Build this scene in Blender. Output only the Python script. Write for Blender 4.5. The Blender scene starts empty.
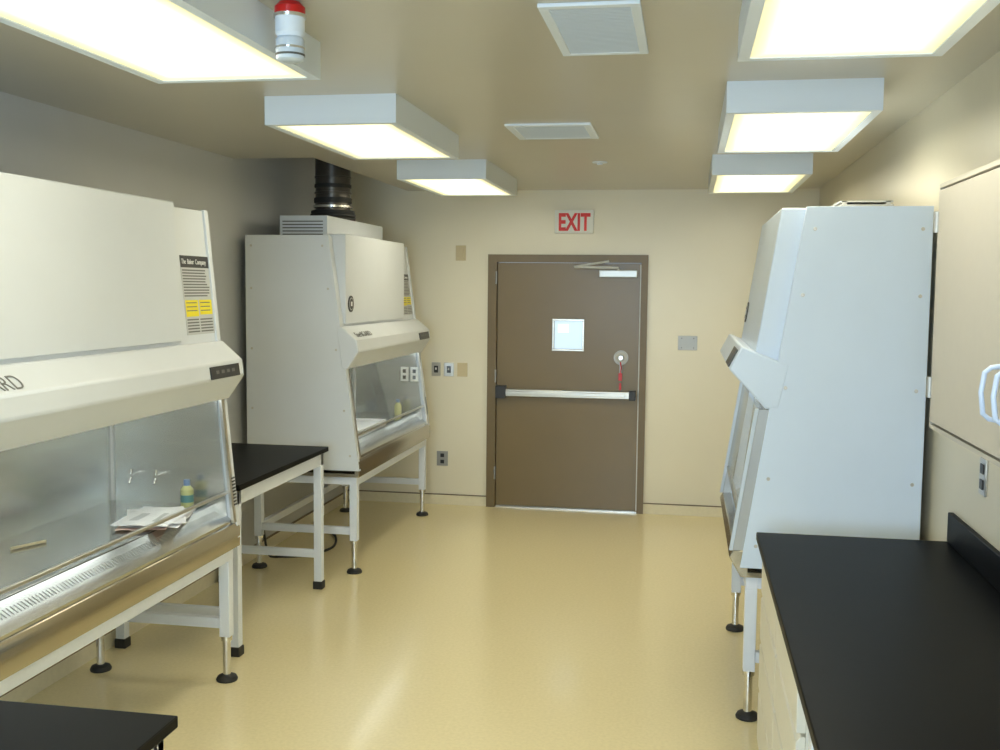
import bpy, bmesh, math, random
from mathutils import Vector, Matrix
random.seed(4)
COL=bpy.context.scene.collection
sc=bpy.context.scene
sc.view_settings.view_transform='Standard'
sc.view_settings.look='None'

# ------------------------------------------------------------------ materials
def mat(name,col,rough=.5,metal=0.,noise=0.,nscale=30.,bump=0.,bscale=200.,spec=None,emit=None,es=0.,coat=0.,stretch=None,ior=None):
    m=bpy.data.materials.new(name);m.use_nodes=True
    nt=m.node_tree;b=nt.nodes['Principled BSDF']
    b.inputs['Base Color'].default_value=(*col,1)
    b.inputs['Roughness'].default_value=rough
    b.inputs['Metallic'].default_value=metal
    if ior:b.inputs['IOR'].default_value=ior
    if spec is not None:b.inputs['Specular IOR Level'].default_value=spec
    if coat:
        b.inputs['Coat Weight'].default_value=coat;b.inputs['Coat Roughness'].default_value=.12
    if emit:
        b.inputs['Emission Color'].default_value=(*emit,1);b.inputs['Emission Strength'].default_value=es
    tc=nt.nodes.new('ShaderNodeTexCoord')
    src=tc.outputs['Object']
    if stretch:
        mp=nt.nodes.new('ShaderNodeMapping');mp.inputs['Scale'].default_value=stretch
        nt.links.new(src,mp.inputs['Vector']);src=mp.outputs['Vector']
    n=nt.nodes.new('ShaderNodeTexNoise');n.inputs['Scale'].default_value=nscale;n.inputs['Detail'].default_value=3
    nt.links.new(src,n.inputs['Vector'])
    r=nt.nodes.new('ShaderNodeMapRange');r.inputs['From Min'].default_value=.3;r.inputs['From Max'].default_value=.7
    r.inputs['To Min'].default_value=1-noise;r.inputs['To Max'].default_value=1+noise
    nt.links.new(n.outputs['Fac'],r.inputs['Value'])
    mx=nt.nodes.new('ShaderNodeVectorMath');mx.operation='SCALE';mx.inputs[0].default_value=col
    nt.links.new(r.outputs['Result'],mx.inputs['Scale'])
    nt.links.new(mx.outputs['Vector'],b.inputs['Base Color'])
    if bump:
        n2=nt.nodes.new('ShaderNodeTexNoise');n2.inputs['Scale'].default_value=bscale
        nt.links.new(src,n2.inputs['Vector'])
        bp=nt.nodes.new('ShaderNodeBump');bp.inputs['Strength'].default_value=bump;bp.inputs['Distance'].default_value=.002
        nt.links.new(n2.outputs['Fac'],bp.inputs['Height']);nt.links.new(bp.outputs['Normal'],b.inputs['Normal'])
    return m
M={}
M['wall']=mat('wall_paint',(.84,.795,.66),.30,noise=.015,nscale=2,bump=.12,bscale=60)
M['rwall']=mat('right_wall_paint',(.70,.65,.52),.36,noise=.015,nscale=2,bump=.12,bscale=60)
M['lwall']=mat('side_wall_light_grey_tint',(.59,.60,.61),.5,noise=.015,nscale=2,bump=.12,bscale=60)  # cream wall greyed: its cooler, dimmer light is put into the colour
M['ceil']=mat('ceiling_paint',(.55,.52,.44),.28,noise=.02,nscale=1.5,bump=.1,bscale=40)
M['floor']=mat('vinyl_floor',(.85,.74,.45),.24,noise=.04,nscale=60,bump=.05,bscale=15,coat=.4)
M['cove']=mat('vinyl_cove',(.82,.76,.58),.4,noise=.03)
M['bead']=mat('cove_bead',(.20,.15,.10),.5)
M['cream']=mat('cabinet_cream_paint',(.70,.735,.78),.36,noise=.012,nscale=5)
M['white']=mat('cabinet_white_daylight_tint',(.67,.77,.92),.33,noise=.012,nscale=5)  # white enamel with the blue of the daylight mixed into its colour
M['frame']=mat('stand_white_paint',(.78,.83,.93),.35,noise=.01)
M['bench']=mat('bench_cream_paint',(.76,.73,.64),.4,noise=.01)
M['wcab']=mat('wall_cabinet_paint',(.56,.53,.475),.42,noise=.01)
M['black']=mat('black_resin',(.004,.004,.0045),.42,noise=.1,nscale=8,spec=.3,ior=1.22)
M['rubber']=mat('black_rubber',(.02,.02,.02),.6)
M['steel']=mat('brushed_steel',(.60,.58,.54),.28,1.,noise=.05,nscale=12,stretch=(1,1,14))
M['sill']=mat('polished_steel_sill',(.48,.44,.36),.17,1.,noise=.08,nscale=3,bump=.2,bscale=5,stretch=(1,.3,6))
M['steeld']=mat('steel_liner',(.60,.61,.60),.26,.88,noise=.10,nscale=2.2,bump=.25,bscale=5,stretch=(1,1,6))
M['deck']=mat('steel_deck',(.52,.52,.50),.2,1.,noise=.06,nscale=3,bump=.08,bscale=6)
M['plate']=mat('dull_steel_plate',(.40,.40,.39),.42,.6)
M['chrome']=mat('chrome',(.72,.71,.69),.18,1.)
M['door']=mat('door_brown_paint',(.20,.147,.075),.3,noise=.03,nscale=3)
M['dframe']=mat('door_frame_paint',(.175,.127,.064),.38,noise=.02)
M['duct']=mat('dark_duct_metal',(.10,.09,.078),.3,.75,noise=.1)
M['ivory']=mat('ivory_plastic',(.62,.53,.34),.4)
M['dark']=mat('dark_plastic',(.03,.03,.035),.4)
M['slot']=mat('shadow_slot',(.10,.10,.095),.6)
M['gslot']=mat('grille_slot',(.26,.26,.25),.45,.5)
M['wplastic']=mat('white_plastic',(.85,.85,.82),.4)
M['closer']=mat('silver_closer_enamel',(.66,.68,.69),.3,.3)
M['fixture']=mat('fixture_white_enamel',(.78,.86,.97),.4)
M['vent']=mat('vent_grey_enamel',(.60,.68,.78),.45)
M['ventback']=mat('vent_shadow_grey',(.34,.37,.40),.5)
M['guard']=mat('guard_grey_enamel',(.50,.50,.48),.5)
M['red']=mat('red_plastic',(.55,.01,.01),.3)
M['exitred']=mat('exit_red',(.75,.02,.015),.4)
M['yellow']=mat('yellow_print',(.85,.72,.02),.5)
M['paper']=mat('paper',(.9,.9,.92),.6,noise=.03,nscale=14)
M['label']=mat('grey_label_stock',(.55,.56,.57),.5)
M['ink']=mat('grey_print',(.16,.16,.16),.6)
M['pink']=mat('pink_paper',(.85,.62,.55),.6)
M['teal']=mat('teal_plastic',(.05,.22,.24),.4)
M['bottle']=mat('yellow_green_label',(.55,.56,.25),.4)
M['handle']=mat('pale_blue_handle',(.56,.67,.88),.3)
M['blue']=mat('blue_cap',(.12,.22,.42),.4)
M['tag']=mat('white_ink',(.8,.8,.8),.6)
M['tube']=mat('lit_fluorescent_tube',(.9,.9,.9),.4,emit=(.93,1,.95),es=10)
M['lite']=mat('corridor_glow_pane',(.2,.25,.3),.08,emit=(.70,.90,1.),es=.92)  # pane glows by itself in place of a lit corridor beyond
M['lite2']=mat('corridor_glow_patch',(.2,.25,.3),.1,emit=(1,1,1.),es=1.2)  # small brighter glowing block on the pane, part of the painted corridor light
def glass_mat():
    m=bpy.data.materials.new('sash_glass');m.use_nodes=True;nt=m.node_tree;nt.nodes.clear()
    N=nt.nodes.new;L=nt.links.new
    o=N('ShaderNodeOutputMaterial');mx=N('ShaderNodeMixShader')
    t=N('ShaderNodeBsdfTransparent');t.inputs[0].default_value=(.975,.98,.975,1)
    g=N('ShaderNodeBsdfGlossy');g.inputs['Roughness'].default_value=.005
    lw=N('ShaderNodeLayerWeight');lw.inputs['Blend'].default_value=.5
    pw=N('ShaderNodeMath');pw.operation='POWER';pw.inputs[1].default_value=4
    ml=N('ShaderNodeMath');ml.operation='MULTIPLY_ADD';ml.inputs[1].default_value=.3;ml.inputs[2].default_value=.025
    L(lw.outputs['Facing'],pw.inputs[0]);L(pw.outputs[0],ml.inputs[0]);L(ml.outputs[0],mx.inputs[0])
    L(t.outputs[0],mx.inputs[1]);L(g.outputs[0],mx.inputs[2]);L(mx.outputs[0],o.inputs[0]);return m
M['glass']=glass_mat()
LS=7.0
def lens_mat():
    m=bpy.data.materials.new('prismatic_diffuser');m.use_nodes=True;nt=m.node_tree
    N=nt.nodes.new;L=nt.links.new
    b=nt.nodes['Principled BSDF'];b.inputs['Base Color'].default_value=(.5,.48,.4,1);b.inputs['Roughness'].default_value=.3
    tc=N('ShaderNodeTexCoord');sx=N('ShaderNodeSeparateXYZ');L(tc.outputs['Object'],sx.inputs[0])
    # distance to the diffuser edge: lamp tubes sit along the middle of the box
    ax=N('ShaderNodeMath');ax.operation='ABSOLUTE';L(sx.outputs['X'],ax.inputs[0])
    ex=N('ShaderNodeMath');ex.operation='SUBTRACT';ex.inputs[0].default_value=.265;L(ax.outputs[0],ex.inputs[1])
    yc=N('ShaderNodeMath');yc.operation='SUBTRACT';L(sx.outputs['Y'],yc.inputs[0]);yc.inputs[1].default_value=.635
    ya=N('ShaderNodeMath');ya.operation='ABSOLUTE';L(yc.outputs[0],ya.inputs[0])
    ey=N('ShaderNodeMath');ey.operation='SUBTRACT';ey.inputs[0].default_value=.60;L(ya.outputs[0],ey.inputs[1])
    mn=N('ShaderNodeMath');mn.operation='MINIMUM';L(ex.outputs[0],mn.inputs[0]);L(ey.outputs[0],mn.inputs[1])
    r=N('ShaderNodeMapRange');r.interpolation_type='SMOOTHERSTEP';r.inputs['From Min'].default_value=-.02;r.inputs['From Max'].default_value=.30
    r.inputs['To Min'].default_value=.8;r.inputs['To Max'].default_value=LS*2.1;L(mn.outputs[0],r.inputs['Value'])
    c=N('ShaderNodeMapRange');c.inputs['From Min'].default_value=.02;c.inputs['From Max'].default_value=.26;L(mn.outputs[0],c.inputs['Value'])
    mc=N('ShaderNodeMix');mc.data_type='RGBA';mc.inputs['A'].default_value=(1,.91,.46,1);mc.inputs['B'].default_value=(1,.965,.87,1)
    L(c.outputs['Result'],mc.inputs['Factor']);L(mc.outputs['Result'],b.inputs['Emission Color'])
    L(r.outputs['Result'],b.inputs['Emission Strength']);return m
M['lens']=lens_mat()

# ------------------------------------------------------------------ mesh builder
class B:
    def __init__(s): s.bm=bmesh.new();s.mats=[]
    def mi(s,m):
        if m not in s.mats:s.mats.append(m)
        return s.mats.index(m)
    def poly(s,bottom,top,m):
        i=s.mi(m)
        a=[s.bm.verts.new(p) for p in bottom];b=[s.bm.verts.new(p) for p in top];n=len(a)
        fs=[s.bm.faces.new(a[::-1]),s.bm.faces.new(b)]
        for k in range(n): fs.append(s.bm.faces.new((a[k],a[(k+1)%n],b[(k+1)%n],b[k])))
        for f in fs:f.material_index=i
        return s
    def box(s,x0,x1,y0,y1,z0,z1,m):
        x0,x1=sorted((x0,x1));y0,y1=sorted((y0,y1));z0,z1=sorted((z0,z1))
        s.poly([(x0,y0,z0),(x1,y0,z0),(x1,y1,z0),(x0,y1,z0)],[(x0,y0,z1),(x1,y0,z1),(x1,y1,z1),(x0,y1,z1)],m);return s
    def prism(s,prof,y0,y1,m):
        s.poly([(x,y0,z) for x,z in prof],[(x,y1,z) for x,z in prof],m);return s
    def cyl(s,p0,p1,r0,m,r1=None,seg=24):
        if r1 is None:r1=r0
        p0=Vector(p0);p1=Vector(p1);d=(p1-p0).normalized()
        a=d.orthogonal().normalized();b=d.cross(a)
        A=[p0+r0*(math.cos(t)*a+math.sin(t)*b) for t in [2*math.pi*k/seg for k in range(seg)]]
        Bq=[p1+r1*(math.cos(t)*a+math.sin(t)*b) for t in [2*math.pi*k/seg for k in range(seg)]]
        s.poly(A,Bq,m);return s
    def lathe(s,c,prof,m,seg=32):
        i=s.mi(m);rings=[]
        for r,z in prof: rings.append([s.bm.verts.new((c[0]+r*math.cos(2*math.pi*k/seg),c[1]+r*math.sin(2*math.pi*k/seg),z)) for k in range(seg)])
        for a,b in zip(rings,rings[1:]):
            for k in range(seg):
                f=s.bm.faces.new((a[k],a[(k+1)%seg],b[(k+1)%seg],b[k]));f.material_index=i
        f=s.bm.faces.new(rings[0][::-1]);f.material_index=i
        f=s.bm.faces.new(rings[-1]);f.material_index=i;return s
    def sweep(s,pts,r,m,seg=10):
        i=s.mi(m);pts=[Vector(p) for p in pts];rings=[];up=None
        for k,p in enumerate(pts):
            d=(pts[min(k+1,len(pts)-1)]-pts[max(k-1,0)]).normalized()
            if up is None:up=d.orthogonal().normalized()
            a=(up-d*up.dot(d)).normalized();up=a;b=d.cross(a)
            rings.append([s.bm.verts.new(p+r*(math.cos(2*math.pi*j/seg)*a+math.sin(2*math.pi*j/seg)*b)) for j in range(seg)])
        for a,b in zip(rings,rings[1:]):
            for k in range(seg):
                f=s.bm.faces.new((a[k],a[(k+1)%seg],b[(k+1)%seg],b[k]));f.material_index=i
        s.bm.faces.new(rings[0][::-1]).material_index=i;s.bm.faces.new(rings[-1]).material_index=i;return s
    def done(s,name,parent=None,bevel=0.,label=None):
        bmesh.ops.recalc_face_normals(s.bm,faces=s.bm.faces)
        base=Vector(parent['base']) if parent else None
        if base is not None: bmesh.ops.translate(s.bm,vec=-base,verts=s.bm.verts)
        me=bpy.data.meshes.new(name);s.bm.to_mesh(me);s.bm.free()
        for m in s.mats: me.materials.append(M[m])
        for p in me.polygons:p.use_smooth=True
        me.set_sharp_from_angle(angle=math.radians(32))
        o=bpy.data.objects.new(name,me);COL.objects.link(o)
        if parent:
            o.parent=parent;o['base']=parent['base']
        if bevel:
            bv=o.modifiers.new('bevel','BEVEL');bv.width=bevel;bv.segments=2;bv.limit_method='ANGLE';bv.angle_limit=math.radians(40)
        if label:o['label']=label
        return o
def thing(name,base,label,cat,group=None):
    e=bpy.data.objects.new(name,None);e.empty_display_size=.1;e.location=base
    e['base']=tuple(base);e['label']=label;e['category']=cat
    if group:e['group']=group
    COL.objects.link(e);return e
def solo(b,name,base,label,cat,bevel=0,group=None):
    bmesh.ops.translate(b.bm,vec=-Vector(base),verts=b.bm.verts)
    o=b.done(name,None,bevel);o.location=base;o['base']=tuple(base);o['label']=label;o['category']=cat
    if group:o['group']=group
    return o
def struct(o): o['kind']='structure';return o
def copy_thing(t,delta,label=None):
    def rec(o,par):
        c=o.copy();COL.objects.link(c)
        if par:c.parent=par
        for ch in list(o.children): rec(ch,c)
        return c
    n=rec(t,None);n.location=Vector(t.location)+Vector(delta);n['base']=tuple(n.location)
    if label:n['label']=label
    return n
def text(body,size,org,right,up,m,parent,name='lettering',align='LEFT',ext=.0006,sx=1.,bold=0.,space=1.):
    cu=bpy.data.curves.new('t','FONT');cu.body=body;cu.size=size;cu.extrude=ext;cu.align_x=align;cu.offset=bold;cu.space_word=space
    o=bpy.data.objects.new('t',cu);COL.objects.link(o);bpy.context.view_layer.update()
    me=bpy.data.meshes.new_from_object(o.evaluated_get(bpy.context.evaluated_depsgraph_get()))
    bpy.data.objects.remove(o);bpy.data.curves.remove(cu)
    R=Vector(right).normalized();U=Vector(up).normalized();N=R.cross(U)
    mt=Matrix(((R.x*sx,U.x,N.x,org[0]),(R.y*sx,U.y,N.y,org[1]),(R.z*sx,U.z,N.z,org[2]),(0,0,0,1)))
    me.transform(Matrix.Translation(-Vector(parent['base']))@mt)
    me.materials.clear();me.materials.append(M[m])
    ob=bpy.data.objects.new(name,me);COL.objects.link(ob);ob.parent=parent;ob['base']=parent['base'];return ob

# ------------------------------------------------------------------ room
XL,XR,YB,YF,H=-2.97,1.04,8.98,-1.6,2.75
HP=3.2
def wallbox(name,args,m):
    o=B().box(*args,m).done(name);return struct(o)
wallbox('floor',(XL-.12,XR+.12,YF-.12,YB+.12,-.1,0),'floor')
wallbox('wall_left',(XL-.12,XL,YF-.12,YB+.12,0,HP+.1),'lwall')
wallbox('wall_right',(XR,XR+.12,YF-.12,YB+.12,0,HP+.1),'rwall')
DX0,DX1,DZ=-1.6195,-.3915,2.134
b=B()
b.box(XL,DX0-.075,YB,YB+.12,0,HP+.1,'wall').box(DX1+.055,XR,YB,YB+.12,0,HP+.1,'wall').box(DX0-.075,DX1+.055,YB,YB+.12,DZ+.065,HP+.1,'wall')
struct(b.done('wall_back'))
WX0,WX1,WZ0,WZ1=-1.9,0.2,1.0,2.3
b=B().box(XL,WX0,YF-.12,YF,0,HP+.1,'wall').box(WX1,XR,YF-.12,YF,0,HP+.1,'wall').box(WX0,WX1,YF-.12,YF,0,WZ0,'wall').box(WX0,WX1,YF-.12,YF,WZ1,HP+.1,'wall')
struct(b.done('wall_front'))
b=B()
for a in ((WX0,WX1,WZ0,WZ0+.05),(WX0,WX1,WZ1-.05,WZ1),(WX0,WX0+.05,WZ0+.05,WZ1-.05),(WX1-.05,WX1,WZ0+.05,WZ1-.05),(-.88,-.82,WZ0+.05,WZ1-.05)):
    b.box(a[0],a[1],YF-.09,YF-.03,a[2],a[3],'fixture')
struct(b.done('added_window_1'))  # unseen window added behind the camera to carry the cool fill light
PX,PY=-2.42,6.62
b=B().box(PX,XR,YF,YB,H,HP,'ceil').box(XL,PX,YF,PY,H,HP,'ceil').box(XL,XR,YF,YB,HP,HP+.1,'ceil')
struct(b.done('ceiling'))
CH=.085
def cove(name,args):
    b=B();b.box(*args[0],'cove');b.box(*args[1],'bead');return struct(b.done(name))
cove('baseboard_back',[(XL,DX0-.08,YB-.012,YB,0,CH),(XL,DX0-.08,YB-.014,YB,CH,CH+.008)])
cove('baseboard_back.001',[(DX1+.06,XR,YB-.012,YB,0,CH),(DX1+.06,XR,YB-.014,YB,CH,CH+.008)])
cove('baseboard_left',[(XL,XL+.012,YF,YB-.014,0,CH),(XL,XL+.014,YF,YB-.014,CH,CH+.008)])
cove('baseboard_right',[(XR-.012,XR,YF,YB-.014,0,CH),(XR-.014,XR,YF,YB-.014,CH,CH+.008)])

# ------------------------------------------------------------------ door
FW=.08
b=B()
b.box(DX0-FW,DX0-.004,YB-.03,YB+.1,0,DZ+.07,'dframe').box(DX1+.004,DX1+.06,YB-.03,YB+.1,0,DZ+.07,'dframe').box(DX0-.004,DX1+.004,YB-.03,YB+.1,DZ+.004,DZ+.07,'dframe')
b.box(DX0-.004,DX0+.012,YB+.05,YB+.1,0,DZ,'dframe').box(DX1-.012,DX1+.004,YB+.05,YB+.1,0,DZ,'dframe')
b.box(DX0,DX1,YB-.01,YB+.11,-.001,.012,'steel')
fr=struct(b.done('trim_1'))
DYF=YB
b=B();wx0,wx1,wz0,wz1=-1.12,-.88,1.40,1.64
z0=.016
for a in ((DX0+.002,wx0,z0,DZ),(wx1,DX1-.002,z0,DZ),(wx0,wx1,z0,wz0),(wx0,wx1,wz1,DZ)):
    b.box(a[0],a[1],DYF,DYF+.045,a[2],a[3],'door')
door=b.done('door_1');struct(door);door['base']=(0,0,0)
b=B();t=.018
for a in ((wx0-t,wx1+t,wz1,wz1+t),(wx0-t,wx1+t,wz0-t,wz0),(wx0-t,wx0,wz0,wz1),(wx1,wx1+t,wz0,wz1)):
    b.box(a[0],a[1],DYF-.012,DYF,a[2],a[3],'steel')
vw=b.done('window_frame',door,.003)
b=B().box(wx0,wx1,DYF+.02,DYF+.026,wz0,wz1,'lite').box(wx0+.03,wx0+.12,DYF+.017,DYF+.02,wz1-.10,wz1-.03,'lite2')
b.done('window_pane',vw)
b=B().box(DX0+.02,-.43,DYF-.055,DYF-.02,.985,1.045,'steel').box(DX0+.06,-.5,DYF-.062,DYF-.05,1.0,1.03,'steel')
b.box(DX0+.0,DX0+.09,DYF-.075,DYF,.965,1.075,'dark').box(-.47,-.415,DYF-.07,DYF,.975,1.055,'dark')
b.done('push_bar',door,.004)
b=B().box(-.74,-.42,DYF-.055,DYF,2.015,2.075,'closer')
cl=b.done('door_closer',door,.006)
B().sweep([(-.58,DYF-.04,2.075),(-.58,DYF-.04,2.095),(-.95,DYF-.09,2.10)],.011,'closer').sweep([(-.95,DYF-.09,2.10),(-.66,DYF-.035,2.15)],.010,'closer').done('closer_arm',cl)
b=B().cyl((-.545,DYF,1.335),(-.545,DYF-.012,1.335),.062,'plate').cyl((-.545,DYF-.012,1.335),(-.545,DYF-.016,1.335),.050,'guard').cyl((-.545,DYF-.016,1.335),(-.545,DYF-.045,1.335),.026,'steel',r1=.02)
b.box(-.556,-.534,DYF-.014,DYF,1.2,1.275,'plate')
lk=b.done('lock',door)
B().box(-.562,-.532,DYF-.034,DYF-.026,1.14,1.205,'red').sweep([(-.546,DYF-.03,1.205),(-.54,DYF-.03,1.25),(-.548,DYF-.028,1.30)],.005,'red').box(-.556,-.538,DYF-.034,DYF-.028,1.06,1.12,'red').done('red_tag',lk)
B().box(DX1-.006,DX1+.003,DYF-.004,DYF+.02,.02,DZ-.01,'wplastic').done('edge_seal',door)
for z in (.25,1.1,1.95): B().cyl((DX0-.004,DYF-.036,z),(DX0-.004,DYF-.036,z+.11),.008,'plate',seg=10).done('hinge',door)

# ------------------------------------------------------------------ exit sign
e=thing('exit_sign',(-.965,YB,2.39),'white exit sign with red letters above the door','exit sign')
B().box(-1.125,-.795,YB-.04,YB,2.385,2.58,'wplastic').done('sign_body',e,.004)
text('EXIT',.20,(-.96,YB-.042,2.41),(1,0,0),(0,0,1),'exitred',e,align='CENTER',sx=.66,bold=.0065)

# ------------------------------------------------------------------ wall plates
def plate_back(name,x0,x1,z0,z1,m,label,cat,kind):
    c=((x0+x1)/2,YB,z0);e=thing(name,c,label,cat)
    B().box(x0,x1,YB-.008,YB,z0,z1,m).done('cover_plate',e,.002)
    xm=(x0+x1)/2;zm=(z0+z1)/2
    if kind=='switch':
        B().box(xm-.018,xm+.018,YB-.012,YB-.008,zm-.03,zm+.03,'dark').box(xm-.005,xm+.005,YB-.022,YB-.012,zm-.005,zm+.014,'wplastic').done('toggle',e)
    if kind=='outlet':
        for dz in (-.028,.028):
            B().box(xm-.017,xm+.017,YB-.011,YB-.008,zm+dz-.016,zm+dz+.016,'dark').done('receptacle',e,.002)
    if kind=='thermo':
        B().box(xm-.025,xm+.025,YB-.02,YB-.008,zm-.035,zm+.035,m).done('sensor_body',e,.003)
    if kind=='blank':
        for dx in (-.05,.05):
            for dz in (-.04,.04): B().cyl((xm+dx,YB-.011,zm+dz),(xm+dx,YB-.008,zm+dz),.005,'slot',seg=10).done('screw',e)
    return e
plate_back('light_switch',-2.20,-2.12,1.14,1.26,'steel','steel light switch plate on the cream wall','light switch','switch')
plate_back('light_switch',-2.09,-2.00,1.14,1.26,'steel','steel light switch plate on the cream wall','light switch','switch')
plate_back('blank_cover_plate',-1.97,-1.88,1.14,1.26,'ivory','ivory blank cover plate beside the steel switches','cover plate','x')
plate_back('thermostat',-1.99,-1.90,2.15,2.28,'ivory','ivory thermostat sensor high on the cream wall','thermostat','thermo')
plate_back('wall_outlet',-2.15,-2.05,.345,.475,'plate','dark steel power outlet low on the cream wall','outlet','outlet')
plate_back('metal_cover_plate',-.07,.09,1.41,1.53,'plate','square steel cover plate on wall beside the door','cover plate','blank')
e=thing('wall_outlet',(XR,3.88,1.22),'steel power outlet above the black worktop','outlet')
B().box(XR-.008,XR,3.845,3.925,1.21,1.34,'steel').done('cover_plate',e,.002)
for z in (1.23,1.285): B().box(XR-.012,XR-.008,3.865,3.905,z,z+.035,'dark').done('receptacle',e,.002)

# ------------------------------------------------------------------ ceiling fixtures
T=.125;fw,fl=.6,1.27
def fixture(cx,y0,label):
    e=thing('ceiling_light',(cx,y0,H-T),label,'ceiling light','surface mounted ceiling lights')
    x0,x1=cx-fw/2,cx+fw/2;y1=y0+fl;i=.035
    b=B().box(x0,x0+.02,y0,y1,H-T,H,'fixture').box(x1-.02,x1,y0,y1,H-T,H,'fixture').box(x0+.02,x1-.02,y0,y0+.02,H-T,H,'fixture').box(x0+.02,x1-.02,y1-.02,y1,H-T,H,'fixture')
    b.box(x0+.02,x1-.02,y0+.02,y1-.02,H-.02,H,'fixture')
    b.box(x0+.02,x0+i,y0+.02,y1-.02,H-T,H-T+.012,'fixture').box(x1-i,x1-.02,y0+.02,y1-.02,H-T,H-T+.012,'fixture').box(x0+i,x1-i,y0+.02,y0+i,H-T,H-T+.012,'fixture').box(x0+i,x1-i,y1-i,y1-.02,H-T,H-T+.012,'fixture')
    b.done('housing',e)
    B().box(x0+i,x1-i,y0+i,y1-i,H-T+.004,H-T+.010,'lens').done('diffuser',e)
    return e
lab='white box ceiling light with glowing warm diffuser panel'
f0=fixture(-1.56,4.47,lab)
for cx,y0 in ((-1.56,2.25),(-1.61,6.80),(.435,2.14),(.435,4.38),(.43,6.70),(-1.56,-.1),(.435,-.1)):  # last two are unseen fixtures added to give the room more light
    copy_thing(f0,(cx+1.56,y0-4.47,0))

# ------------------------------------------------------------------ vents, sprinkler, beacon
def vent(x0,x1,y0,y1,label,n,gap=.03):
    e=thing('ceiling_vent',((x0+x1)/2,(y0+y1)/2,H-.02),label,'ceiling vent')
    b=B();t=gap
    b.box(x0,x1,y0,y0+t,H-.012,H,'fixture').box(x0,x1,y1-t,y1,H-.012,H,'fixture').box(x0,x0+t,y0+t,y1-t,H-.012,H,'fixture').box(x1-t,x1,y0+t,y1-t,H-.012,H,'fixture')
    b.done('vent_frame',e,.002)
    b=B().box(x0+t,x1-t,y0+t,y1-t,H-.006,H,'ventback')
    p=(y1-y0-2*t)/n
    for k in range(n):
        yy=y0+t+(k+.5)*p
        b.box(x0+t,x1-t,yy-p*.32,yy+p*.32,H-.010,H-.005,'vent')
    b.done('louver',e)
vent(-.455,-.155,3.13,3.79,'white louvered air vent flush in the ceiling',34)
vent(-.94,-.50,5.36,5.86,'wide white louvered air vent flush in the ceiling',16,.04)
e=thing('sprinkler_head',(-.59,7.02,H),'small white fire sprinkler cover in the ceiling','sprinkler')
B().lathe((-.59,7.02),[(.05,H),(.05,H-.006),(.02,H-.008),(.018,H-.018)],'fixture').done('escutcheon',e)
bx,by=-1.175,3.02;dz=.014
e=thing('warning_beacon',(bx,by,2.56),'red and white warning beacon hanging from the ceiling','warning beacon')
B().lathe((bx,by),[(.045,2.70+dz),(.045,2.735),(.03,2.75)],'red').done('red_lens',e)
B().lathe((bx,by),[(.048,2.69+dz),(.048,2.70+dz)],'chrome').lathe((bx,by),[(.036,2.635+dz),(.043,2.645+dz),(.043,2.69+dz)],'fixture').done('beacon_body',e)
B().lathe((bx,by),[(.03,2.565+dz),(.04,2.570+dz),(.042,2.578+dz),(.042,2.628+dz),(.036,2.635+dz)],'vent').lathe((bx,by),[(.0435,2.60+dz),(.0435,2.606+dz)],'chrome').lathe((bx,by),[(.0435,2.58+dz),(.0435,2.586+dz)],'slot').done('clear_dome',e)

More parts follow.
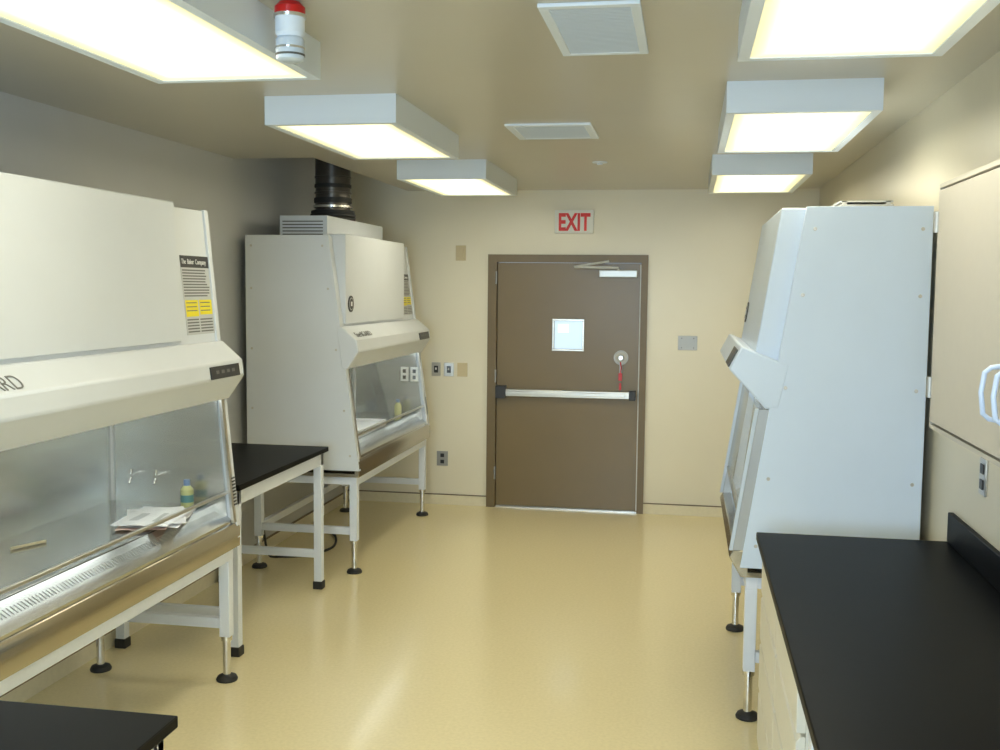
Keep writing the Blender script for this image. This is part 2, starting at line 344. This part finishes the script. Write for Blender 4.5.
# ------------------------------------------------------------------ biosafety cabinets
def bsc(xb,s,y0,y1,paint,label,dt=.56,db=.78,zt=2.25,near_strip=.1,far_strip=.4,covd=.66,band=None,covslant=None,so=None):
    zb=.70
    X=lambda d:xb+s*d
    D=lambda z:dt+(db-dt)*(zt-z)/(zt-.73)
    # front plane of the sash: one flat plane, may stand proud of the side panels
    def SF(z):
        if not so: return D(z)
        return D(1.40)+so[0]+(D(.80)+so[1]-D(1.40)-so[0])*(1.40-z)/.60
    e=thing('biosafety_cabinet',(X(.4),(y0+y1)/2,0),label,'biosafety cabinet')
    for ya,yb_ in ((y0,y0+.035),(y1-.035,y1)):
        b=B().prism([(X(0),zb),(X(D(zb)),zb),(X(D(zt)),zt),(X(0),zt)],ya,yb_,paint)
        yo=ya if ya==y0 else yb_;dy=-.003 if ya==y0 else .003
        for z in (.8,1.1,1.5,1.9,2.18):
            for d in (.04,D(z)-.05): b.cyl((X(d),yo,z),(X(d),yo+dy,z),.008,'steel',seg=10)
        b.done('side_panel',e,.004)
    ia,ib=y0+.035,y1-.035
    zc=1.40
    b=B().prism([(X(0),zc),(X(D(zc)-.01),zc),(X(D(zt)-.01),zt-.004),(X(0),zt-.004)],ia,ib,paint)
    b.done('upper_housing',e,.003)
    ca,cb=y0+near_strip,y1-far_strip
    zc0,zc1=1.665,zt+.012;zi=zc0
    if covslant:
        zc0=1.647;zi=1.60
        c0,c1=D(zc0)+covslant,D(zt)+covslant;zc1=zt-.004
    else: c0,c1=max(covd,D(zc0)+.005),covd
    b=B().prism([(X(D(zi)-.03),zi),(X(c0),zc0),(X(c1),zc1),(X(D(zc1)-.03),zc1)],ca,cb,paint)
    b.done('front_cover',e,.006)
    yb2=ca+.10 if s>0 else cb-.1
    F=Vector((X(c0),0,zc0)).lerp(Vector((X(c1),0,zc1)),(1.80-zc0)/(zc1-zc0));F.y=yb2
    uu=(Vector((X(c1),0,zc1))-Vector((X(c0),0,zc0))).normalized()
    nn_=Vector((0,1,0)).cross(uu);nn_=nn_ if nn_.x*s>0 else -nn_
    b=B().cyl(F-nn_*.002,F+nn_*.006,.055,'dark').cyl(F+nn_*.006,F+nn_*.007,.042,'label').cyl(F+nn_*.007,F+nn_*.008,.036,'dark')
    q=[F+nn_*.008+Vector((0,dy,0))+uu*dz_ for dy,dz_ in ((-.015,-.015),(.015,-.015),(.015,.015),(-.015,.015))]
    b.poly(q,[v+nn_*.001 for v in q],'tag')
    b.done('round_emblem',e)
    if band is None: band=[(D(1.65)-.03,1.65),(D(1.65)+.012,1.65),(D(1.56)+.10,1.565),(D(1.5)+.105,1.49),(D(1.37)+.012,1.375),(D(1.37)-.03,1.375)]
    b=B().prism([(X(d),z) for d,z in band],y0-.002,y1+.002,paint);bd=b.done('control_band',e,.008)
    p,q=Vector((X(band[2][0]),0,band[2][1])),Vector((X(band[3][0]),0,band[3][1]))
    u=(p-q).normalized()
    n=Vector((0,s,0)).cross(u);n=n if n.x*s>0 else -n
    def onband(y,f,off=.001): v=q.lerp(p,f)+n*off;return (v.x,y,v.z)
    yd0,yd1=(y1-.36,y1-.06) if s>0 else (y0+.06,y0+.36)
    A=[onband(yd0,.05,0),onband(yd1,.05,0),onband(yd1,.8,0),onband(yd0,.8,0)]
    b=B();b.poly(A,[tuple(Vector(a)+n*.006) for a in A],'dark');b.done('display',bd)
    for k in range(4):
        yy=yd0+.05+k*.055;cs=[Vector(onband(*a,.006)) for a in ((yy,.35),(yy+.03,.35),(yy+.03,.55),(yy,.55))]
        B().poly(cs,[c+n*.001 for c in cs],'ink').done('button',bd)
    wz=.86
    b=B().box(X(.002),X(.13),ia,ib,.72,1.395,'steeld')
    b.done('rear_liner',e)
    for yy in (ia+.012,ib-.024): B().box(X(.13),X(.142),yy,yy+.012,wz,1.39,'tag').done('corner_highlight',e)  # white strips paint a bright highlight into the liner corners
    for ya,yb_ in ((ia,ia+.012),(ib-.012,ib)):
        B().prism([(X(.13),.72),(X(D(.85)-.03),.72),(X(D(1.395)-.03),1.395),(X(.13),1.395)],ya,yb_,'steeld').done('side_liner',e)
    B().box(X(.13),X(db-.13),ia+.012,ib-.012,wz-.02,wz,'deck').done('work_surface',e,.002)
    B().cyl((X(D(1.4)-.10),ia+.15,1.375),(X(D(1.4)-.10),ib-.15,1.375),.013,'tube',seg=12).done('lamp_tube',e)
    # sloping slotted air grille
    g0,g1=(db-.125,wz-.004),(db-.02,.79)
    gz=lambda d:g0[1]+(g1[1]-g0[1])*(d-g0[0])/(g1[0]-g0[0])
    b=B().prism([(X(g0[0]),wz-.03),(X(g0[0]),g0[1]),(X(g1[0]),g1[1]),(X(g1[0]),.765)],ia+.012,ib-.012,'deck')
    nn=int((ib-ia)/.02)
    for k in range(nn):
        yy=ia+.03+k*.02
        if yy>ib-.05:break
        da,dc=db-.095,db-.065
        b.poly([(X(da),yy,gz(da)),(X(dc),yy,gz(dc)),(X(dc),yy+.004,gz(dc)),(X(da),yy+.004,gz(da))],[(X(da),yy,gz(da)+.0008),(X(dc),yy,gz(dc)+.0008),(X(dc),yy+.004,gz(dc)+.0008),(X(da),yy+.004,gz(da)+.0008)],'gslot')
    b.done('air_grille',e)
    pf=db+(so[1]*.8 if so else 0)
    b=B().prism([(X(.01),.657),(X(db+.0),.657),(X(pf+.004),.745),(X(pf-.012),.775),(X(db-.03),.778),(X(db-.03),.68),(X(.01),.68)],y0+.004,y1-.004,'sill')
    b.done('drain_pan',e,.003)
    zs=.93
    pr=lambda o0,o1,za,zb_:[(X(SF(za)+o0),za),(X(SF(za)+o1),za),(X(SF(zb_)+o1),zb_),(X(SF(zb_)+o0),zb_)]
    B().prism(pr(-.022,-.016,zs,1.39),ia+.014,ib-.014,'glass').done('sash_glass',e)
    B().prism([(X(SF(zs)-.028),zs-.010),(X(SF(zs)-.010),zs-.010),(X(SF(zs)-.012),zs+.003),(X(SF(zs)-.028),zs+.003)],ia+.013,ib-.013,'steel').done('sash_handle',e,.002)
    if so:
        for ya,yb_ in ((y0+.002,y0+.022),(y1-.022,y1-.002)):
            g=B().prism(pr(-.016,.000,.775,1.405),ya,yb_,'vent').done('sash_guide',e,.002)
        for ya,yb_ in ((y0+.010,y0+.016),(y1-.016,y1-.010)):
            B().prism([(X(D(.775)-.01),.775),(X(SF(.775)-.017),.775),(X(SF(1.40)-.017),1.40),(X(D(1.40)-.01),1.40)],ya,yb_,'plate').done('sash_side_filler',e)
    else:
        for ya,yb_ in ((ia,ia+.03),(ib-.03,ib)):
            B().prism([(X(D(.78)-.012),.78),(X(D(.78)+.002),.78),(X(D(1.38)+.002),1.38),(X(D(1.38)-.012),1.38)],ya,yb_,'steel').done('sash_guide',e)
    b=B()
    for k in range(9):
        z=.86+k*.016;b.box(X(D(z)+.001),X(D(z)+.004),y1-.045,y1-.012,z,z+.007,'dark')
    b.done('louver',e)
    lx=(.055,db-.05);ly=(y0+.06,y1-.06);t=.026
    b=B()
    for d in lx: b.box(X(d)-t,X(d)+t,y0+.03,y1-.03,.595,.655,'frame')
    for y in ly:
        b.box(X(lx[0])+s*t,X(lx[1])-s*t,y-t,y+t,.60,.65,'frame')
        b.box(X(lx[0])+s*t,X(lx[1])-s*t,y-.018,y+.018,.26,.31,'frame')
    b.box(X(lx[0])-.018,X(lx[0])+.018,ly[0]+t,ly[1]-t,.26,.31,'frame')
    st=b.done('stand',e,.003)
    for d in lx:
        for y in ly:
            l=B().box(X(d)-t,X(d)+t,y-t,y+t,.22,.596,'frame').done('leg',st,.003)
            B().cyl((X(d),y,.03),(X(d),y,.225),.019,'chrome').lathe((X(d),y),[(.027,.20),(.027,.222)],'chrome').done('leveling_foot',l)
            B().lathe((X(d),y),[(.05,0),(.052,.008),(.045,.022),(.022,.032)],'rubber').done('foot_pad',l)
    return e,X,D
def sticker(e,X,D,y0,w,z0,z1,head):
    def P(y,z,off): return (X(D(z)-.01+off),y,z)
    def quad(b,ya,yb,za,zb,o0,o1,m):
        b.poly([P(ya,za,o0),P(yb,za,o0),P(yb,zb,o0),P(ya,zb,o0)],[P(ya,za,o1),P(yb,za,o1),P(yb,zb,o1),P(ya,zb,o1)],m)
    h=z1-z0;b=B()
    quad(b,y0,y0+w,z0,z1,0,.002,'label')
    quad(b,y0,y0+w,z1-.15*h,z1,.002,.003,'dark')
    for k in range(10):
        zz=z1-.175*h-k*.036*h;quad(b,y0+.03*w,y0+w*random.uniform(.82,.97),zz-.018*h,zz,.002,.0025,'ink')
    quad(b,y0+.03*w,y0+.47*w,z0+.23*h,z0+.44*h,.002,.003,'yellow')
    quad(b,y0+.52*w,y0+.97*w,z0+.25*h,z0+.44*h,.002,.003,'yellow')
    for k in range(3):
        zz=z0+.41*h-k*.05*h
        quad(b,y0+.06*w,y0+.42*w,zz-.012*h,zz,.003,.0034,'ink');quad(b,y0+.55*w,y0+.9*w,zz-.012*h,zz,.003,.0034,'ink')
    for k in range(5):
        zz=z0+.20*h-k*.038*h
        quad(b,y0+.04*w,y0+.45*w,zz-.018*h,zz,.002,.0025,'ink');quad(b,y0+.5*w,y0+.95*w,zz-.018*h,zz,.002,.0025,'ink')
    o=b.done('notice_sticker',e,0,'grey notice sticker with black header and yellow blocks')
    zz=z1-.105*h
    upv=Vector(P(0,z1,0))-Vector(P(0,z0,0))
    text(head,w*.118,P(y0+w*.03,zz,.0036),(0,1,0),upv,'tag',o,sx=.84,space=1.7)
b1,X1,D1=bsc(-2.89,1,2.76,4.74,'cream','white biosafety cabinet with sloped glass sash, papers inside',dt=.625,db=.775,zt=2.27)
sticker(b1,X1,D1,4.74-.315,.28,1.69,2.05,'The Baker Company')
b2,X2,D2=bsc(-2.89,1,6.60,8.56,'cream','white biosafety cabinet with black exhaust duct on top',dt=.575)
sticker(b2,X2,D2,8.56-.33,.27,1.69,2.02,'The Baker Company')
def band_text(body,size,X,D,y,f,par,sx,bold=0,m='ink'):
    a=Vector((X(D(1.56)+.10),0,1.565));c=Vector((X(D(1.65)+.012),0,1.65));u=(c-a).normalized()
    n=Vector((0,1,0)).cross(u);n=n if n.x>0 else -n
    v=a.lerp(c,f)+n*.002
    text(body,size,(v.x,y,v.z),(0,1,0),u,m,par,sx=sx,bold=bold)
band_text('SterilGARD',.092,X1,D1,2.695,.14,b1,.88,-.0009)
band_text('SterilGARD',.065,X2,D2,6.68,.2,b2,1.1,0)
b3,X3,D3=bsc(1.0,-1,4.66,6.03,'white','daylight-tinted white biosafety cabinet showing its flat side panel',dt=.51,db=.74,zt=2.275,near_strip=.04,far_strip=.1,covslant=.10,so=(.06,.06),
    band=[(.56,1.60),(.60,1.612),(.765,1.675),(.815,1.575),(.655,1.405),(.60,1.41)])
b=B()
for k in range(3): b.box(.67,.90,4.97+.02*k,5.75,2.284+.018*k,2.284+.018*k+.006,'guard')
for (x,y) in ((.69,5.02),(.88,5.02),(.69,5.72),(.88,5.72)): b.box(x-.01,x+.01,y-.01,y+.01,2.27,2.326,'guard')
b.done('exhaust_guard',b3,0)
b=B().box(-2.76,-2.42,6.88,8.2,2.245,2.395,'cream')
for k in range(5): b.box(-2.74,-2.45,6.877,6.88,2.265+k*.022,2.272+k*.022,'slot')
b.done('exhaust_plenum',b2,.004)
dx,dy=-2.575,7.45
e=thing('exhaust_duct',(dx,dy,2.395),'dark metal round exhaust duct rising from the cabinet','duct')
B().lathe((dx,dy),[(.165,2.395),(.165,2.415),(.158,2.42),(.165,2.425),(.165,2.44),(.158,2.445),(.16,2.45),(.158,2.465),(.14,2.47)],'rubber').done('collar',e)
B().lathe((dx,dy),[(.128,2.46),(.128,2.585),(.135,2.588),(.135,2.60),(.128,2.603),(.128,2.70),(.133,2.703),(.133,2.712),(.128,2.715),(.128,HP)],'duct').done('duct_pipe',e)
B().lathe((dx,dy),[(.14,2.485),(.145,2.488),(.145,2.503),(.14,2.506)],'chrome').done('clamp_ring',e)
B().lathe((dx,dy),[(.132,2.52),(.138,2.523),(.138,2.556),(.132,2.56)],'rubber').done('clamp_ring',e)
B().lathe((dx,dy),[(.130,2.63),(.134,2.633),(.134,2.655),(.130,2.658)],'rubber').done('clamp_ring',e)

# ------------------------------------------------------------------ black topped tables
def table(x0,x1,y0,y1,z,label):
    e=thing('lab_table',((x0+x1)/2,(y0+y1)/2,0),label,'table')
    B().box(x0,x1,y0,y1,z-.03,z,'black').done('table_top',e,.004)
    i=.025;t=.05
    b=B().box(x0+i,x1-i,y0+i,y0+i+.03,z-.11,z-.03,'frame').box(x0+i,x1-i,y1-i-.03,y1-i,z-.11,z-.03,'frame').box(x0+i,x0+i+.03,y0+i+.03,y1-i-.03,z-.11,z-.03,'frame').box(x1-i-.03,x1-i,y0+i+.03,y1-i-.03,z-.11,z-.03,'frame')
    fr=b.done('table_frame',e,.002)
    for y in (y0+i+.01,y1-i-.04): B().box(x0+i+t,x1-i-t,y,y+.03,.2,.25,'frame').done('stretcher',fr,.002)
    B().box(x0+i+.01,x0+i+.04,y0+i+t,y1-i-t,.2,.25,'frame').done('stretcher',fr,.002)
    for x in (x0+i,x1-i-t):
        for y in (y0+i,y1-i-t):
            l=B().box(x,x+t,y,y+t,.05,z-.032,'frame').done('leg',e,.002)
            B().box(x-.006,x+t+.006,y-.006,y+t+.006,0,.05,'rubber').done('foot_cap',l,.004)
    return e
table(-2.955,-2.215,4.96,6.31,.905,'black-topped white steel table between two biosafety cabinets')
table(-1.95,-1.165,1.2,2.25,.90,'corner of a black-topped white steel table')

# ------------------------------------------------------------------ right bench
CZ=.95
e=thing('worktop',(.67,2.6,CZ-.03),'long black resin worktop with low backsplash','worktop')
B().box(.295,XR-.001,.9,4.28,CZ-.032,CZ,'black').done('worktop_slab',e,.004)
B().box(XR-.022,XR-.001,.9,4.28,CZ,CZ+.115,'black').done('backsplash',e,.003)
def base_cab(y0,y1,label):
    e=thing('base_cabinet',(.68,(y0+y1)/2,0),label,'cabinet','cream base cabinets')
    B().box(.345,XR-.02,y0+.002,y1-.002,.10,CZ-.032,'bench').box(.42,XR-.02,y0+.01,y1-.01,0,.10,'dark').done('cabinet_body',e,.002)
    zs=[.115,.33,.53,.72,CZ-.045]
    for a,c in zip(zs,zs[1:]):
        B().prism([(.318,a),(.345,a),(.345,c-.010),(.332,c-.010),(.318,c-.026)],y0+.006,y1-.006,'bench').done('drawer',e,.003)
    return e
base_cab(3.55,4.24,'cream base cabinet with four drawers')
base_cab(2.86,3.545,'cream base cabinet with four drawers')
e=thing('bench_leg_frame',(.67,2.0,0),'white steel leg frame holding up the black worktop','bench leg')
for (x,y) in ((.34,2.70),(.34,1.0),(.95,2.70),(.95,1.0)):
    B().box(x,x+.05,y,y+.05,0,CZ-.11,'frame').done('leg',e,.003)
for x in (.34,.97): B().box(x,x+.03,.95,2.8,CZ-.11,CZ-.033,'frame').done('apron_rail',e,.002)
e=thing('wall_cabinet',(.87,2.65,1.52),'cream steel wall cabinet with pale blue curved handles','wall cabinet')
b=B().box(.734,XR-.001,1.73,3.26,1.52,2.23,'wcab').box(.7335,.734,1.76,3.23,1.55,2.2,'slot')
for a in ((1.73,3.26,1.52,1.532),(1.73,3.26,2.218,2.23),(3.248,3.26,1.532,2.218),(1.73,1.742,1.532,2.218)): b.box(.712,.734,*a,'wcab')
b.box(.7095,.7335,2.509,2.5205,1.54,2.21,'slot')
b.done('cabinet_body',e)
for y0,y1,yh in ((2.521,3.240,2.565),(1.75,2.5085,2.465)):
    d=B().box(.708,.732,y0,y1,1.540,2.210,'wcab').done('cabinet_door',e,.002)
    B().sweep([(.71,yh,1.625),(.69,yh,1.628),(.676,yh,1.64),(.670,yh,1.69),(.676,yh,1.735),(.69,yh,1.747),(.71,yh,1.75)],.006,'handle').done('handle',d)
    yy=y1+.004 if y1>3 else y0-.004
    for z in (1.61,2.09): B().cyl((.705,yy,z),(.705,yy,z+.06),.010,'plate',seg=12).done('hinge',d)

# ------------------------------------------------------------------ small things
def sheet(b,cx,cy,w,l,z,a,m,amp=.006,n=12,ph=0):
    i=b.mi(m);g=[]
    for p in range(n+1):
        row=[]
        for q in range(n+1):
            u=(p/n-.5)*w;v=(q/n-.5)*l
            row.append(b.bm.verts.new((cx+u*math.cos(a)-v*math.sin(a),cy+u*math.sin(a)+v*math.cos(a),z+amp*(1+math.sin(p*.8+q*.35+ph)*math.cos(q*.5-p*.2+ph*2)))))
        g.append(row)
    for p in range(n):
        for q in range(n):
            pr_=(m=='paper' and ph>2 and (p in (2,3,7) and 2<q<8))
            b.bm.faces.new((g[p][q],g[p+1][q],g[p+1][q+1],g[p][q+1])).material_index=b.mi('label') if pr_ else i
b=B()
for k,(ox,oy,a,m) in enumerate(((-.02,-.05,.35,'pink'),(.01,.01,.25,'paper'),(-.01,.02,.5,'paper'),(.0,-.01,.12,'paper'))):
    s_=.85 if m=='pink' else 1
    sheet(b,-2.325+ox,4.31+oy,.25*s_,.38*s_,.862+k*.006,a,m,.003,12,k*1.1)
solo(b,'paper_pouch',(-2.32,4.31,.861),'crumpled stack of white papers on the steel work surface','papers')
e=thing('spray_bottle',(-2.33,4.62,.861),'small bottle with blue cap and yellow label','bottle')
B().lathe((-2.33,4.62),[(.026,.861),(.030,.868),(.030,.945),(.014,.965)],'bottle').done('bottle_body',e)
B().lathe((-2.33,4.62),[(.0305,.885),(.0305,.92)],'teal').lathe((-2.33,4.62),[(.015,.963),(.015,.992)],'blue').done('bottle_cap',e)
for xv in (-2.63,-2.5):
    e=thing('gas_valve',(xv,4.69,.98),'chrome gas valve on the steel side liner','valve')
    B().cyl((xv,4.692,1.0),(xv,4.63,1.0),.012,'chrome').cyl((xv,4.64,.99),(xv,4.62,.96),.009,'chrome').cyl((xv,4.64,1.0),(xv,4.64,1.03),.012,'chrome').done('valve_body',e)
e=thing('wooden_stick',(-2.5,3.5,.861),'wooden stick lying on the work surface','stick')
B().cyl((-2.62,3.70,.867),(-2.56,3.84,.867),.006,'ivory').done('shaft',e)
e=thing('spray_bottle',(-2.34,8.38,.861),'small bottle with yellow green label','bottle')
B().lathe((-2.34,8.38),[(.026,.861),(.030,.868),(.030,.935),(.014,.965)],'bottle').done('bottle_body',e)
B().lathe((-2.34,8.38),[(.015,.963),(.015,.99)],'blue').done('bottle_cap',e)
e=thing('tray',(-2.45,7.5,.861),'shallow white tray on the steel work surface','tray')
B().box(-2.55,-2.3,7.2,7.9,.861,.87,'paper').box(-2.55,-2.54,7.2,7.9,.87,.885,'paper').box(-2.31,-2.3,7.2,7.9,.87,.885,'paper').box(-2.54,-2.31,7.2,7.21,.87,.885,'paper').box(-2.54,-2.31,7.89,7.9,.87,.885,'paper').done('tray_body',e,.002)
for x in (-2.32,-2.235):
    e=thing('wall_outlet',(x,8.51,1.13),'white power outlet on the steel side liner','outlet')
    B().box(x-.033,x+.033,8.505,8.512,1.13,1.25,'wplastic').done('cover_plate',e,.002)
    for z in (1.148,1.2): B().box(x-.013,x+.013,8.502,8.505,z,z+.03,'dark').done('receptacle',e)
def smooth(pts,n=8):
    out=[];P=[Vector(p) for p in pts];P=[P[0]]+P+[P[-1]]
    for i in range(1,len(P)-2):
        for k in range(n):
            t=k/n;a,b_,c,d=P[i-1],P[i],P[i+1],P[i+2]
            out.append(.5*((2*b_)+(-a+c)*t+(2*a-5*b_+4*c-d)*t*t+(-a+3*b_-3*c+d)*t**3))
    out.append(P[-2]);return out
b=B().sweep(smooth([(-2.90,6.9,.62),(-2.91,6.9,.3),(-2.88,6.92,.03),(-2.78,6.92,.01),(-2.62,7.0,.01),(-2.52,7.25,.01),(-2.62,7.6,.01),(-2.8,7.8,.01)]),.009,'rubber')
solo(b,'power_cable',(-2.7,6.9,0),'black power cable lying on the floor under the cabinet','cable')

# ------------------------------------------------------------------ light
w=bpy.data.worlds.new('w');sc.world=w;w.use_nodes=True
nt=w.node_tree;bg=nt.nodes['Background'];bg.inputs[0].default_value=(.7,.85,1,1);bg.inputs[1].default_value=.8
ld=bpy.data.lights.new('added_cool_fill','AREA');ld.shape='RECTANGLE';ld.size=1.9;ld.size_y=1.2;ld.energy=120;ld.color=(.62,.82,1)
lo=bpy.data.objects.new('added_cool_fill',ld);COL.objects.link(lo);lo.location=(-.85,YF-.1,1.65)  # cool fill lamp, added out of view inside the made-up window
lo.rotation_euler=(Vector((0,1,0))).to_track_quat('-Z','Z').to_euler()

# ------------------------------------------------------------------ camera
f,yaw,pit,rol=1051.5,.1753,.0828,.01
cy,sy=math.cos(yaw),math.sin(yaw)
fwv=Vector((-sy*math.cos(pit),cy*math.cos(pit),-math.sin(pit)))
r=Vector((cy,sy,0));u=r.cross(fwv)
c_,s_=math.cos(rol),math.sin(rol)
Rv=c_*r+s_*u;Uv=-s_*r+c_*u
cd=bpy.data.cameras.new('camera');cd.sensor_width=36;cd.lens=f/1000*36;cd.clip_start=.05
co=bpy.data.objects.new('camera',cd);COL.objects.link(co)
co.matrix_world=Matrix(((Rv.x,Uv.x,-fwv.x,0),(Rv.y,Uv.y,-fwv.y,0),(Rv.z,Uv.z,-fwv.z,1.9182),(0,0,0,1)))
sc.camera=co
for o in bpy.data.objects:
    if 'base' in o.keys(): del o['base']
